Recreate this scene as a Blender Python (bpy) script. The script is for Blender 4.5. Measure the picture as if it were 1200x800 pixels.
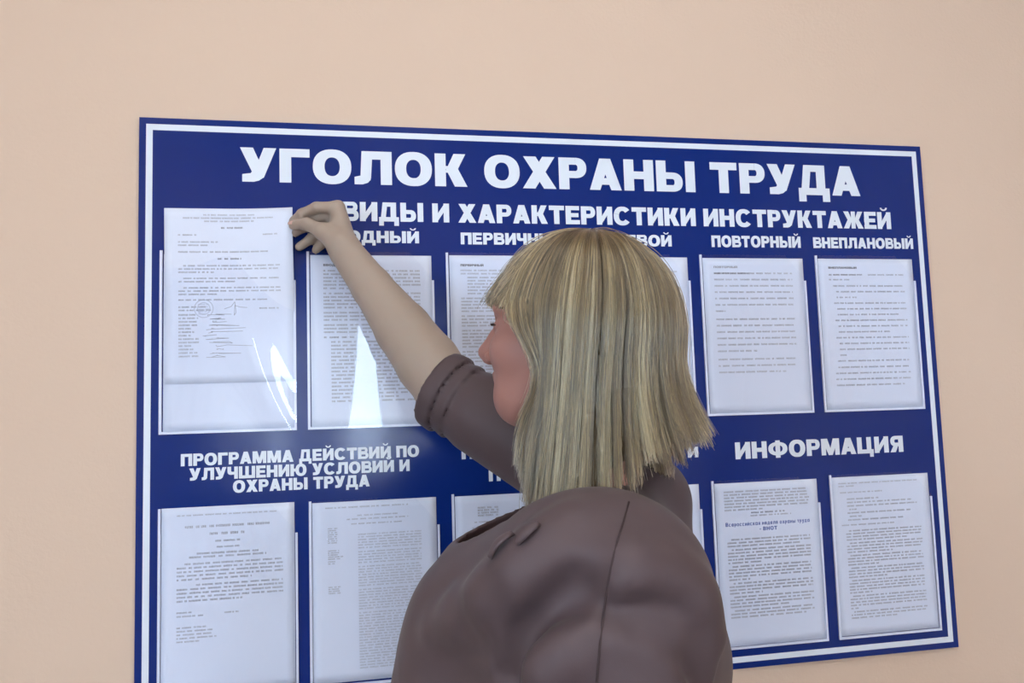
import bpy, bmesh, math, random
import numpy as np
from mathutils import Vector, Matrix

# ------------------------------------------------------------------ camera, light, exposure
SC = bpy.context.scene
COL = SC.collection
for o in list(bpy.data.objects):
    bpy.data.objects.remove(o, do_unlink=True)

CAM = np.array([.3449, -1.4329, 1.5])
YAW, PITCH, ROLL, FPX = .1977, .0882, -.0315, 952.38
_cy, _sy, _cp, _sp, _cr, _sr = math.cos(YAW), math.sin(YAW), math.cos(PITCH), math.sin(PITCH), math.cos(ROLL), math.sin(ROLL)
C_F = np.array([_sy*_cp, _cy*_cp, _sp])
_r0 = np.array([_cy, -_sy, 0]); _u0 = np.cross(_r0, C_F)
C_R = _cr*_r0 + _sr*_u0
C_U = -_sr*_r0 + _cr*_u0


def un(u, v, Y):
    """where the sight line through a measured photo point meets the plane y = Y"""
    d = C_F + C_R*(u-600)/FPX - C_U*(v-400)/FPX
    return CAM + d*(Y-CAM[1])/d[1]


cd = bpy.data.cameras.new('camera')
cam = bpy.data.objects.new('camera', cd); COL.objects.link(cam)
cd.sensor_width = 36; cd.lens = FPX*36/1200; cd.clip_start = .02
m = Matrix.Identity(4)
for i in range(3):
    m[i][0] = C_R[i]; m[i][1] = C_U[i]; m[i][2] = -C_F[i]; m[i][3] = CAM[i]
cam.matrix_world = m
SC.camera = cam

SC.view_settings.view_transform = 'Standard'
SC.view_settings.look = 'None'
SC.view_settings.exposure = -0.19
SC.view_settings.gamma = 1.0
SC.view_settings.use_curve_mapping = False

W = bpy.data.worlds.new('sky'); SC.world = W; W.use_nodes = True
W.node_tree.nodes['Background'].inputs[0].default_value = (.80, .88, 1, 1)
W.node_tree.nodes['Background'].inputs[1].default_value = 12.0


def area(name, loc, rot, sx, sy, power, color):
    l = bpy.data.lights.new(name, 'AREA'); l.shape = 'RECTANGLE'; l.size = sx; l.size_y = sy
    l.energy = power; l.color = color
    o = bpy.data.objects.new(name, l); o.location = loc; o.rotation_euler = rot; COL.objects.link(o)
    return o


# daylight at the windows of the room, one of them added for fill (lights sit outside the openings); the ceiling panels are built with the room
WIN = (-.45, 1.05, 1.16, 2.15)         # x0 x1 z0 z1 of the window in the wall behind the camera
WR = (1.45, 2.35, .90, 2.10)          # added unseen window right of the first, to brighten the board's right
WL = (-3.45, -2.15, .90, 2.25)           # y0 y1 z0 z1 of the window in the left wall
BACK = -3.6
LEFT, RIGHT, CEIL = -1.9, 2.9, 3.3
LAMP_W, LAMP_COL = 18.5, (1, .95, .89)
area('daylight_back', (.30, BACK-.5, 1.6), (math.radians(90), 0, 0), 1.6, 1.4, 110, (.55, .77, 1))
area('added_fill_right', (1.75, BACK-1.3, 1.75), (math.radians(90), 0, math.radians(10)), 1.8, 1.0, 48, (.56, .76, 1))  # added fill through the invented right window, for the right-hand papers
area('daylight_side', (LEFT-.6, -3.1, 1.75), (0, math.radians(-90), math.radians(25)), 1.5, 1.6, 105, (.45, .74, 1))

# ------------------------------------------------------------------ helpers
def mat(name, base, rough=.5, spec=.5, coat=0, noise=None, bump=None, sheen=0, sss=0):
    M = bpy.data.materials.new(name); M.use_nodes = True
    nt = M.node_tree; b = nt.nodes['Principled BSDF']
    b.inputs['Base Color'].default_value = (*base, 1)
    b.inputs['Roughness'].default_value = rough
    b.inputs['Specular IOR Level'].default_value = spec
    if coat:
        b.inputs['Coat Weight'].default_value = coat; b.inputs['Coat Roughness'].default_value = .12
    if sheen:
        b.inputs['Sheen Weight'].default_value = sheen; b.inputs['Sheen Roughness'].default_value = .4
    if sss:
        b.inputs['Subsurface Weight'].default_value = sss
        b.inputs['Subsurface Radius'].default_value = (.012, .005, .003)
        b.inputs['Subsurface Scale'].default_value = 1.0
    tc = nt.nodes.new('ShaderNodeTexCoord')
    if noise:
        sc, amt, col2 = noise
        n = nt.nodes.new('ShaderNodeTexNoise'); n.inputs['Scale'].default_value = sc; n.inputs['Detail'].default_value = 4
        nt.links.new(tc.outputs['Object'], n.inputs['Vector'])
        r = nt.nodes.new('ShaderNodeMapRange'); r.inputs[1].default_value = .3; r.inputs[2].default_value = .7
        r.inputs[3].default_value = 0; r.inputs[4].default_value = amt
        nt.links.new(n.outputs['Fac'], r.inputs[0])
        x = nt.nodes.new('ShaderNodeMix'); x.data_type = 'RGBA'
        x.inputs[6].default_value = (*base, 1); x.inputs[7].default_value = (*col2, 1)
        nt.links.new(r.outputs[0], x.inputs[0]); nt.links.new(x.outputs[2], b.inputs['Base Color'])
    if bump:
        sc, dist, stren = bump
        n = nt.nodes.new('ShaderNodeTexNoise'); n.inputs['Scale'].default_value = sc; n.inputs['Detail'].default_value = 3
        nt.links.new(tc.outputs['Object'], n.inputs['Vector'])
        bp = nt.nodes.new('ShaderNodeBump'); bp.inputs['Distance'].default_value = dist; bp.inputs['Strength'].default_value = stren
        nt.links.new(n.outputs['Fac'], bp.inputs['Height']); nt.links.new(bp.outputs['Normal'], b.inputs['Normal'])
    return M


def obj(name, verts, faces, m, parent=None, smooth=False, uniq=None):
    me = bpy.data.meshes.new(name)
    me.from_pydata([tuple(map(float, v)) for v in verts], [], [tuple(map(int, f)) for f in faces])
    me.update()
    if smooth:
        me.polygons.foreach_set('use_smooth', [True]*len(me.polygons))
    if m: me.materials.append(m)
    o = bpy.data.objects.new(name, me); COL.objects.link(o)
    if parent: o.parent = parent
    return o


def tag(o, label=None, cat=None, group=None, kind=None):
    for k, v in (('label', label), ('category', cat), ('group', group), ('kind', kind)):
        if v: o[k] = v
    return o


def empty(name, loc):
    o = bpy.data.objects.new(name, None); o.location = loc; o.empty_display_size = .05; COL.objects.link(o)
    return o


class MB:
    def __init__(s): s.v = []; s.f = []
    def box(s, x0, x1, y0, y1, z0, z1):
        n = len(s.v)
        s.v += [(x, y, z) for x in (x0, x1) for y in (y0, y1) for z in (z0, z1)]
        s.f += [tuple(n+i for i in q) for q in ((0, 1, 3, 2), (4, 6, 7, 5), (0, 4, 5, 1), (2, 3, 7, 6), (0, 2, 6, 4), (1, 5, 7, 3))]
    def poly(s, pts):
        n = len(s.v); s.v += list(pts); s.f.append(tuple(range(n, n+len(pts))))
    def build(s, name, m, parent=None, smooth=False): return obj(name, s.v, s.f, m, parent, smooth)


def bevel(o, w, seg=2):
    b = o.modifiers.new('bevel', 'BEVEL'); b.width = w; b.segments = seg; b.limit_method = 'ANGLE'

# ------------------------------------------------------------------ materials
PEACH = (.64, .50, .395)
M_wall = mat('peach_paint', PEACH, .75, .25, noise=(3, .35, (.615, .475, .375)), bump=(160, .0015, .35))
M_ceil = mat('ceiling_paint', (.78, .76, .72), .9, .2)
M_floor = mat('floor_linoleum', (.22, .13, .07), .45, .4, noise=(14, .6, (.16, .09, .05)))
M_skirt = mat('painted_trim', (.6, .55, .48), .5)
M_blue = mat('blue_board_film', (.004, .022, .165), .12, .30, noise=(5, .3, (.0035, .020, .155)))
M_let = mat('white_film', (.66, .73, .83), .35, .4)
M_paper = mat('white_paper', (.66, .72, .86), .8, .2, noise=(9, .35, (.64, .70, .85)))
M_ink = mat('grey_print', (.33, .34, .39), .8, .1)
M_ink2 = mat('black_print', (.17, .17, .20), .8, .1)
M_inkblue = mat('blue_print', (.16, .21, .48), .8, .1)
M_stamp = mat('stamp_ink', (.50, .54, .66), .8, .1)
M_rail = mat('pocket_edge_plastic', (.68, .73, .87), .3, .5)
M_frame = mat('window_white', (.75, .75, .74), .4)


def thin_clear(name, rough, mul, tint=(.97, .98, 1)):
    M = bpy.data.materials.new(name); M.use_nodes = True; nt = M.node_tree
    nt.nodes.remove(nt.nodes['Principled BSDF']); out = nt.nodes['Material Output']
    t = nt.nodes.new('ShaderNodeBsdfTransparent'); t.inputs[0].default_value = (*tint, 1)
    g = nt.nodes.new('ShaderNodeBsdfGlossy'); g.inputs['Roughness'].default_value = rough
    fr = nt.nodes.new('ShaderNodeFresnel'); fr.inputs[0].default_value = 1.5
    ge = nt.nodes.new('ShaderNodeNewGeometry'); ir = nt.nodes.new('ShaderNodeMapRange')    # the film is thin: same reflection from both sides
    ir.inputs[3].default_value = 1.5; ir.inputs[4].default_value = 1/1.5
    nt.links.new(ge.outputs['Backfacing'], ir.inputs[0]); nt.links.new(ir.outputs[0], fr.inputs[0])
    mu = nt.nodes.new('ShaderNodeMath'); mu.operation = 'MULTIPLY'; mu.inputs[1].default_value = mul; mu.use_clamp = True
    mx = nt.nodes.new('ShaderNodeMixShader')
    nt.links.new(fr.outputs[0], mu.inputs[0]); nt.links.new(mu.outputs[0], mx.inputs[0])
    nt.links.new(t.outputs[0], mx.inputs[1]); nt.links.new(g.outputs[0], mx.inputs[2]); nt.links.new(mx.outputs[0], out.inputs[0])
    return M


M_clear = thin_clear('clear_pocket_plastic', .025, 1.0)
M_glass = thin_clear('window_glass', .0, 1.0, (1, 1, 1))


def tulle(name, col, transp):
    M = bpy.data.materials.new(name); M.use_nodes = True; nt = M.node_tree
    nt.nodes.remove(nt.nodes['Principled BSDF']); out = nt.nodes['Material Output']
    t = nt.nodes.new('ShaderNodeBsdfTransparent')
    d = nt.nodes.new('ShaderNodeBsdfDiffuse'); d.inputs[0].default_value = (*col, 1)
    l = nt.nodes.new('ShaderNodeBsdfTranslucent'); l.inputs[0].default_value = (*col, 1)
    a = nt.nodes.new('ShaderNodeMixShader'); a.inputs[0].default_value = .55
    b = nt.nodes.new('ShaderNodeMixShader'); b.inputs[0].default_value = 1-transp
    nt.links.new(d.outputs[0], a.inputs[1]); nt.links.new(l.outputs[0], a.inputs[2])
    nt.links.new(t.outputs[0], b.inputs[1]); nt.links.new(a.outputs[0], b.inputs[2]); nt.links.new(b.outputs[0], out.inputs[0])
    return M


M_tulle = tulle('cream_curtain_cloth', (.55, .52, .47), .02)

# ------------------------------------------------------------------ room shell
def structure(name, mb, m): return tag(mb.build(name, m), kind='structure')


WALL_Y = .010
b = MB(); b.box(LEFT-.15, RIGHT+.15, WALL_Y, WALL_Y+.15, 0, CEIL); structure('wall_back', b, M_wall)
b = MB(); b.box(RIGHT, RIGHT+.15, BACK-.15, WALL_Y, 0, CEIL); structure('wall_right', b, M_wall)


def wall_with_hole(name, axis, p0, p1, a0, a1, h0, h1, z0, z1):
    b = MB()
    for (u0, u1, w0, w1) in ((a0, h0, 0, CEIL), (h1, a1, 0, CEIL), (h0, h1, 0, z0), (h0, h1, z1, CEIL)):
        if axis == 'y': b.box(u0, u1, p0, p1, w0, w1)
        else: b.box(p0, p1, u0, u1, w0, w1)
    return structure(name, b, M_wall)


b = MB()
for q in ((LEFT-.15, WIN[0], 0, CEIL), (WIN[0], WIN[1], 0, WIN[2]), (WIN[0], WIN[1], WIN[3], CEIL), (WIN[1], WR[0], 0, CEIL),
          (WR[0], WR[1], 0, WR[2]), (WR[0], WR[1], WR[3], CEIL), (WR[1], RIGHT+.15, 0, CEIL)):
    b.box(q[0], q[1], BACK-.15, BACK, q[2], q[3])
structure('wall_front', b, M_wall)
wall_with_hole('wall_left', 'x', LEFT-.15, LEFT, BACK, WALL_Y, *WL)
b = MB(); b.box(LEFT-.15, RIGHT+.15, BACK-.15, WALL_Y+.15, -.1, 0); structure('floor', b, M_floor)
b = MB(); b.box(LEFT-.15, RIGHT+.15, BACK-.15, WALL_Y+.15, CEIL, CEIL+.1); structure('ceiling', b, M_ceil)
for nm, q in (('baseboard_back', (LEFT, RIGHT, WALL_Y-.015, WALL_Y, 0, .08)), ('baseboard_right', (RIGHT-.015, RIGHT, BACK, WALL_Y-.015, 0, .08)),
              ('baseboard_left', (LEFT, LEFT+.015, BACK, WALL_Y-.015, 0, .08)), ('baseboard_front', (LEFT+.015, RIGHT-.015, BACK, BACK+.015, 0, .08))):
    b = MB(); b.box(*q); structure(nm, b, M_skirt)


def window(n, axis, p, a0, a1, z0, z1, mull):
    """frame with casements and panes, set in the thickness of the wall"""
    fr = MB(); w = .055
    def bx(u0, u1, w0, w1, d=.06):
        if axis == 'y': fr.box(u0, u1, p-d/2, p+d/2, w0, w1)
        else: fr.box(p-d/2, p+d/2, u0, u1, w0, w1)
    bx(a0, a1, z0, z0+w); bx(a0, a1, z1-w, z1); bx(a0, a0+w, z0+w, z1-w); bx(a1-w, a1, z0+w, z1-w)
    for q in mull: bx(q-.04, q+.04, z0+w, z1-w, .055)
    o = structure('window_%d' % n, fr, M_frame)
    g = MB()
    if axis == 'y': g.box(a0+.01, a1-.01, p-.004, p+.004, z0+.01, z1-.01)
    else: g.box(p-.004, p+.004, a0+.01, a1-.01, z0+.01, z1-.01)
    g.build('pane', M_glass, o)
    return o


window(1, 'y', BACK-.08, *WIN, (.12,))
window(3, 'y', BACK-.08, *WR, (1.9,))  # added opening that lets the right fill in
window(2, 'x', LEFT-.08, *WL, (-2.8,))

# ------------------------------------------------------------------ curtains at the window behind the camera
def curtain(x_l, x_r, z0, z1, y, edge, label, waves):
    nx, nz = 90, 40
    V = []; Fc = []
    for j in range(nz+1):
        t = j/nz; z = z1+(z0-z1)*t
        l, r = edge(t, x_l, x_r)
        for i in range(nx+1):
            s = i/nx
            V.append((l+(r-l)*s, y+.018*math.sin(s*waves*2*math.pi+.6*math.sin(3*t)), z))
    for j in range(nz):
        for i in range(nx):
            q = j*(nx+1)+i; Fc.append((q, q+1, q+nx+2, q+nx+1))
    o = obj('curtain', V, Fc, M_tulle, smooth=True)
    return tag(o, label, 'curtain')


CURY = BACK+.07
def e_left(t, l, r): return l, r - .05*math.sin(math.pi*t)
def e_mid(t, l, r): return l+.03*t, r - .10*t
def e_right(t, l, r): return l+.11*t**.8, r
curtain(-.75, -.06, .70, 2.35, CURY, e_left, 'cream curtain at the left end of the window rail behind the camera', 7)
curtain(-.06, .385, .70, 2.35, CURY, e_mid, 'narrow middle cream curtain between the two bright gaps of the window behind the camera', 4)
curtain(.455, 1.35, .70, 2.35, CURY, e_right, 'cream curtain at the right end of the window rail behind the camera', 8)
b = MB(); b.box(-.85, 1.45, CURY-.025, CURY+.025, 2.35, 2.40); b.box(-.80, -.77, BACK, CURY, 2.36, 2.39); b.box(1.37, 1.40, BACK, CURY, 2.36, 2.39)
tag(b.build('curtain_rail', M_frame), 'white curtain rail above the window behind the camera', 'curtain rail')

# ------------------------------------------------------------------ ceiling light panels
M_diff = bpy.data.materials.new('lamp_diffuser'); M_diff.use_nodes = True
_b = M_diff.node_tree.nodes['Principled BSDF']; _b.inputs['Base Color'].default_value = (.9, .9, .9, 1)
_b.inputs['Emission Color'].default_value = (*LAMP_COL, 1); _b.inputs['Emission Strength'].default_value = 3
for k, (lx, ly, lab, pw) in enumerate(((-.75, -2.6, 'square ceiling light panel nearest the left wall', 1), (.60, -2.6, 'square ceiling light panel in the middle of the back of the room', 1), (.65, -1.15, 'square ceiling light panel above the woman, nearest the board', .30))):
    e = empty('ceiling_light', (lx, ly, CEIL-.05)); tag(e, lab, 'ceiling light', 'ceiling light panels')
    b = MB(); w = .31
    for q in ((-w, w, -w, -w+.02), (-w, w, w-.02, w), (-w, -w+.02, -w+.02, w-.02), (w-.02, w, -w+.02, w-.02)): b.box(*q, 0, .05)
    b.build('frame', M_frame, e)
    b = MB(); b.box(-w+.02, w-.02, -w+.02, w-.02, .012, .02); b.build('diffuser', M_diff, e)
    a = area('panel_light', (0, 0, -.003), (0, 0, 0), .56, .56, LAMP_W*pw, LAMP_COL); a.parent = e

# ------------------------------------------------------------------ heavy cyrillic capitals, drawn as polygons (cap height 1)
S, B = .31, .245


def rect(x0, y0, x1, y1): return [[(x0, y0), (x1, y0), (x1, y1), (x0, y1)]]
def para(b0, b1, y0, t0, t1, y1): return [[(b0, y0), (b1, y0), (t1, y1), (t0, y1)]]


def ring(cx, cy, rx, ry, tx, ty, a0=0, a1=360, n=40, e=2.25):
    P = []
    def pt(a, x, y):
        c, s = math.cos(a), math.sin(a)
        return (cx+x*math.copysign(abs(c)**(2/e), c), cy+y*math.copysign(abs(s)**(2/e), s))
    k = max(4, int(n*(a1-a0)/360))
    for i in range(k):
        q0, q1 = math.radians(a0+(a1-a0)*i/k), math.radians(a0+(a1-a0)*(i+1)/k)
        P.append([pt(q0, rx, ry), pt(q1, rx, ry), pt(q1, rx-tx, ry-ty), pt(q0, rx-tx, ry-ty)])
    return P


def bowl(x0, x1, y0, y1, tx, ty):
    ry = (y1-y0)/2; rx = min(ry*1.05, x1-x0-.02); xm = x1-rx
    return rect(x0, y1-ty, xm, y1)+rect(x0, y0, xm, y0+ty)+ring(xm, (y0+y1)/2, rx, ry, min(tx, rx*.8), ty, -90, 90)


def G(ch):
    if ch == 'А': return .98, para(0, .32, 0, .32, .66, 1)+para(.66, .98, 0, .32, .66, 1)+rect(.22, .17, .76, .38)
    if ch == 'В': return .90, rect(0, 0, S, 1)+bowl(S*.8, .86, .46, 1, .28, .2)+bowl(S*.8, .92, 0, .58, .3, .21)
    if ch == 'Г': return .80, rect(0, 0, S, 1)+rect(0, 1-B, .80, 1)
    if ch == 'Д': return 1.06, rect(.2, .78, .92, 1)+rect(.62, .2, .92, 1)+para(.1, .36, .2, .2, .46, 1)+rect(0, 0, 1.06, .23)+rect(0, -.22, .25, .1)+rect(.81, -.22, 1.06, .1)
    if ch == 'Е': return .82, rect(0, 0, S, 1)+rect(0, 1-.23, .80, 1)+rect(0, 0, .82, .23)+rect(0, .39, .75, .61)
    if ch == 'Ж': return 1.34, rect(.53, 0, .81, 1)+para(.34, .62, .42, .02, .36, 1)+para(.0, .36, 0, .34, .64, .6)+para(.72, 1.0, .42, .98, 1.32, 1)+para(.98, 1.34, 0, .70, 1.0, .6)
    if ch in 'ИЙ':
        p = rect(0, 0, S, 1)+rect(.93-S, 0, .93, 1)+[[(.28, .04), (.28, .44), (.65, .96), (.65, .56)]]
        if ch == 'Й': p += ring(.465, 1.26, .24, .19, .12, .09, 180, 360, e=2)
        return .93, p
    if ch == 'К': return .92, rect(0, 0, S, 1)+para(.28, .60, .42, .54, .88, 1)+para(.56, .92, 0, .27, .62, .62)
    if ch == 'Л': return 1.03, rect(.72, 0, 1.03, 1)+rect(.2, 1-B, 1.03, 1)+para(.16, .45, .18, .2, .5, 1)+[[(0, 0), (.22, 0), (.36, .05), (.44, .14), (.455, .3), (.16, .26), (0, .22)]]
    if ch == 'М': return 1.16, rect(0, 0, .29, 1)+rect(.87, 0, 1.16, 1)+para(.45, .71, 0, .06, .40, 1)+para(.45, .71, 0, .76, 1.10, 1)
    if ch == 'Н': return .93, rect(0, 0, S, 1)+rect(.93-S, 0, .93, 1)+rect(.2, .38, .75, .62)
    if ch == 'О': return 1.04, ring(.52, .5, .52, .52, .315, .24)
    if ch == 'П': return .93, rect(0, 0, S, 1)+rect(.93-S, 0, .93, 1)+rect(0, 1-B, .93, 1)
    if ch == 'Р': return .84, rect(0, 0, S, 1)+bowl(S*.8, .84, .36, 1, .31, .22)
    if ch == 'С': return 1.0, ring(.52, .5, .52, .52, .315, .24, 38, 322)
    if ch == 'Т': return .88, rect(.285, 0, .285+S, 1)+rect(0, 1-B, .88, 1)
    if ch == 'У': return .95, para(.32, .64, .28, 0, .34, 1)+para(.30, .62, .12, .62, .95, 1)+[[(.06, 0), (.36, 0), (.50, .04), (.60, .12), (.64, .28), (.34, .34), (.28, .25), (.06, .22)]]
    if ch == 'Ф': return 1.2, ring(.6, .52, .6, .40, .30, .19)+rect(.455, -.02, .745, 1.02)
    if ch == 'Х': return 1.0, para(0, .37, 0, .60, .97, 1)+para(.63, 1.0, 0, .03, .40, 1)
    if ch == 'Ц': return 1.06, rect(0, 0, S, 1)+rect(.62, 0, .92, 1)+rect(0, 0, 1.06, B)+rect(.82, -.22, 1.06, .1)
    if ch == 'Ч': return .88, rect(.57, 0, .88, 1)+rect(0, .58, S, 1)+[[(0, .62), (.03, .46), (.12, .37), (.28, .33), (.62, .36), (.62, .58), (.36, .58), (.31, .66)]]
    if ch == 'Ш': return 1.38, rect(0, 0, .29, 1)+rect(.545, 0, .835, 1)+rect(1.09, 0, 1.38, 1)+rect(0, 0, 1.38, B)
    if ch == 'Ы': return 1.24, rect(0, 0, S, 1)+bowl(S*.8, .84, 0, .62, .30, .21)+rect(1.24-S, 0, 1.24, 1)
    if ch == 'Ю': return 1.40, rect(0, 0, S, 1)+rect(.2, .38, .5, .62)+ring(.92, .5, .48, .52, .30, .24)
    if ch == 'Я':
        w, p = G('Р'); p = [[(.86-x, y) for x, y in q] for q in p]
        return .88, [[(x+.02, y) for x, y in q] for q in p]+para(0, .36, 0, .26, .56, .46)
    if ch == 'а': return .80, ring(.38, .36, .38, .38, .24, .19)+rect(.52, 0, .80, .72)
    if ch == 'е': return .78, ring(.39, .36, .39, .38, .25, .19, 25, 335)+rect(.1, .28, .76, .44)
    if ch == '-': return .45, rect(0, .30, .45, .48)
    if ch.lower() == ch:
        w, p = G(ch.upper()); dn = -.26 if ch in 'ру' else 0; k = .72
        return w*.74, [[(x*.74, y*(k-dn)+dn) for x, y in q] for q in p]
    raise KeyError(ch)


def line_polys(text, gap=.085, space=.41):
    x = 0; P = []
    for c in text:
        if c == ' ': x += space; continue
        w, p = G(c)
        P += [[(x+a, y) for a, y in q] for q in p]; x += w+gap
    return x-gap, P


ZT = 2.0198       # top edge of the board
def heading(text, xl, xr, zbase, cap, parent, name='heading_text', y=-.0006, m=None, mb=None):
    w, P = line_polys(text); sx = (xr-xl)/w
    mb2 = mb or MB()
    for n_, q in enumerate(P):
        pts = [(xl+a*sx, y-.00002*(n_ % 40), zbase+c*cap) for a, c in q]
        ar = sum(pts[i][0]*pts[(i+1) % len(pts)][2]-pts[(i+1) % len(pts)][0]*pts[i][2] for i in range(len(pts)))
        mb2.poly(pts if ar > 0 else pts[::-1])
    if mb is None: return mb2.build(name, m or M_let, parent)

# ------------------------------------------------------------------ the information board
BW, BH = 1.50, 1.00
board = empty('information_board', (0, 0, ZT-BH))
tag(board, 'big blue wall board of safety notices with white lettering and twelve clear paper pockets', 'notice board')
board_off = Vector((0, 0, ZT-BH))


def bchild(o):                      # geometry is written in room coordinates; the parent sits at the board's base
    o.parent = board; o.location = -board_off
    return o


b = MB(); b.box(0, BW, 0, WALL_Y-.0005, ZT-BH, ZT); bchild(b.build('panel', M_blue))
mg, sw = .0112, .0105
b = MB()
def flat(x0, x1, z0, z1, y=-.0005): b.poly([(x0, y, z0), (x1, y, z0), (x1, y, z1), (x0, y, z1)])
flat(mg, BW-mg, ZT-mg-sw, ZT-mg); flat(mg, BW-mg, ZT-BH+mg, ZT-BH+mg+sw)
flat(mg, mg+sw, ZT-BH+mg+sw, ZT-mg-sw); flat(BW-mg-sw, BW-mg, ZT-BH+mg+sw, ZT-mg-sw)
bchild(b.build('border_line', M_let))
Z0 = ZT-BH
def TX(t, xl, xr, zb, cap):
    """one line of lettering, each word a mesh of its own"""
    ws = [line_polys(w)[0] for w in t.split()]; k = (xr-xl)/line_polys(t)[0]; x = xl
    for w, wd in zip(t.split(), ws):
        bchild(heading(w, x, x+wd*k, Z0+zb, cap, None)); x += (wd+.085+.41)*k
TX('УГОЛОК ОХРАНЫ ТРУДА', .163, 1.3545, .8925, .0605)
TX('ВИДЫ И ХАРАКТЕРИСТИКИ ИНСТРУКТАЖЕЙ', .333, 1.4195, .8262, .0345)
TX('ВВОДНЫЙ', .297, .4685, .7875, .0215)
TX('ПЕРВИЧНЫЙ', .5435, .737, .7865, .0215)
TX('ЦЕЛЕВОЙ', .785, .947, .7862, .0215)
TX('ПОВТОРНЫЙ', 1.0285, 1.216, .786, .0225)
TX('ВНЕПЛАНОВЫЙ', 1.2435, 1.466, .786, .0215)
for t, xl, xr, zb in (('ПРОГРАММА ДЕЙСТВИЙ ПО', .069, .4605, .4105), ('УЛУЧШЕНИЮ УСЛОВИЙ И', .0822, .4437, .3865), ('ОХРАНЫ ТРУДА', .151, .375, .3635)):
    TX(t, xl, xr, zb, .0200)
TX('ИНФОРМАЦИЯ', 1.0537, 1.410, .3811, .0315)
# the heading half hidden behind the person: only its ends can be read
e0 = un(541, 538, 0); e1 = un(571, 564, 0); e2 = un(819, 535.5, 0)
for txt, x, x1, z in (('П', e0[0], e0[0]+.0215, e0[2]), ('Р', e0[0]+.0255, e0[0]+.046, e0[2]), ('П', e1[0]+.003, e1[0]+.024, e1[2]), ('И', e2[0]-.022, e2[0]-.001, e2[2])):
    bchild(heading(txt, x, x1, z, .0195, None))

# pockets ------------------------------------------------------------
PW, PH, STEP = .220, .3072, .0502
COLX = (.0346, .2732, .5154, .7603, 1.0014, 1.2441)
ROWZ = (ZT-.2293, ZT-.6573)
rw = .0042
rng = random.Random(4)


def sheet_bulge(i, r, s, t):
    """how far the clear front stands off (s across 0..1, t up 0..1)"""
    base = .0031+.0008*math.sin(math.pi*s)*math.sin(math.pi*min(1, t*1.02))
    if (i, r) == (0, 0):                 # the lifted sheet has sprung this front out of shape
        base += .0032*math.exp(-((s-(.56+.30*(1-t)**2*1.4))/.17)**2)*(1-t)**.5
    return base


def pocket(i, r):
    x0 = COLX[i]; zt = ROWZ[r]; zb = zt-PH; x1 = x0+PW
    b = MB()
    b.box(x0, x0+rw, -.0030, 0, zb, zt)
    b.box(x1-rw*.9, x1, -.0030, 0, zb, zt-STEP)
    b.box(x0+rw, x1-rw*.9, -.0030, 0, zb, zb+rw)
    p = bchild(b.build('pocket', M_rail))
    nx, nz = 36, 48
    V = []; Fc = []; idx = {}
    cut = .042
    for j in range(nz+1):
        t = j/nz
        for k in range(nx+1):
            s = k/nx
            z = zb+PH*t; x = x0+PW*s
            # clipped upper right corner
            lim = zt-STEP+(x1-x)*STEP/cut if x > x1-cut else zt
            zz = min(z, zb+(lim-zb)*t) if x > x1-cut else z
            idx[j, k] = len(V); V.append((x, -sheet_bulge(i, r, s, t), zz))
    for j in range(nz):
        for k in range(nx): Fc.append((idx[j, k], idx[j, k+1], idx[j+1, k+1], idx[j+1, k]))
    o = obj('clear_front', V, Fc, M_clear, p, smooth=True)
    o['label'] = 'clear plastic front'
    return p


for r in (0, 1):
    for i in range(6): pocket(i, r)

# ------------------------------------------------------------------ papers
A4W, A4H = .210, .297


class Page:
    """collects printed marks in page coordinates (metres from the top left corner)"""
    def __init__(s, seed): s.mb = {}; s.r = random.Random(seed)
    def quad(s, m, x0, x1, y0, y1): s.mb.setdefault(m, []).append((x0, x1, y0, y1))
    def line(s, x0, x1, y, h=.0024, m='ink', justify=True, ragged=0, dens=1.0):
        """a line of small print: words made of upright strokes"""
        end = x1-ragged*s.r.random()*(x1-x0)
        x = x0
        while x < end-.002:
            for _ in range(s.r.randint(2, 10)):
                w = h*s.r.choice((.45, .55, .6, .7))
                if x+w > end: break
                sw = h*.17*dens
                s.quad(m, x, x+sw, y, y+h)
                s.quad(m, x+w-sw-h*.1, x+w-h*.1, y, y+h)
                q = s.r.random()
                yy = y if q < .35 else y+h*.42 if q < .7 else y+h*.82
                s.quad(m, x+sw, x+w-sw-h*.1, yy, yy+h*.17*dens)
                x += w+h*.12
            x += h*s.r.uniform(.5, 1.3 if not justify else 1.7)
    def block(s, x0, x1, y, n, pitch, h=.0024, m='ink', last=.5, indent=0, dens=1.0):
        for k in range(n):
            xe = x1 if k < n-1 else x0+(x1-x0)*last
            s.line(x0+(indent if k == 0 else 0), xe, y, h, m, dens=dens); y += pitch
        return y
    def word(s, text, xl, xr, y, cap, m):
        w, P = line_polys(text); sx = (xr-xl)/w
        for q in P: s.mb.setdefault(m, []).append([(xl+a*sx, y-c*cap) for a, c in q])
    def centred(s, xc, w, y, h=.0024, m='ink', dens=1): s.line(xc-w/2, xc+w/2, y, h, m, dens=dens)
    def scribble(s, pts, wd, m):
        for (x0, y0), (x1, y1) in zip(pts[:-1], pts[1:]):
            dx, dy = x1-x0, y1-y0; L = math.hypot(dx, dy) or 1; nx, ny = -dy/L*wd/2, dx/L*wd/2
            s.mb.setdefault(m, []).append([(x0+nx, y0+ny), (x1+nx, y1+ny), (x1-nx, y1-ny), (x0-nx, y0-ny)])


MATS = {'ink': M_ink, 'bold': M_ink2, 'blue': M_inkblue, 'stamp': M_stamp}


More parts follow.
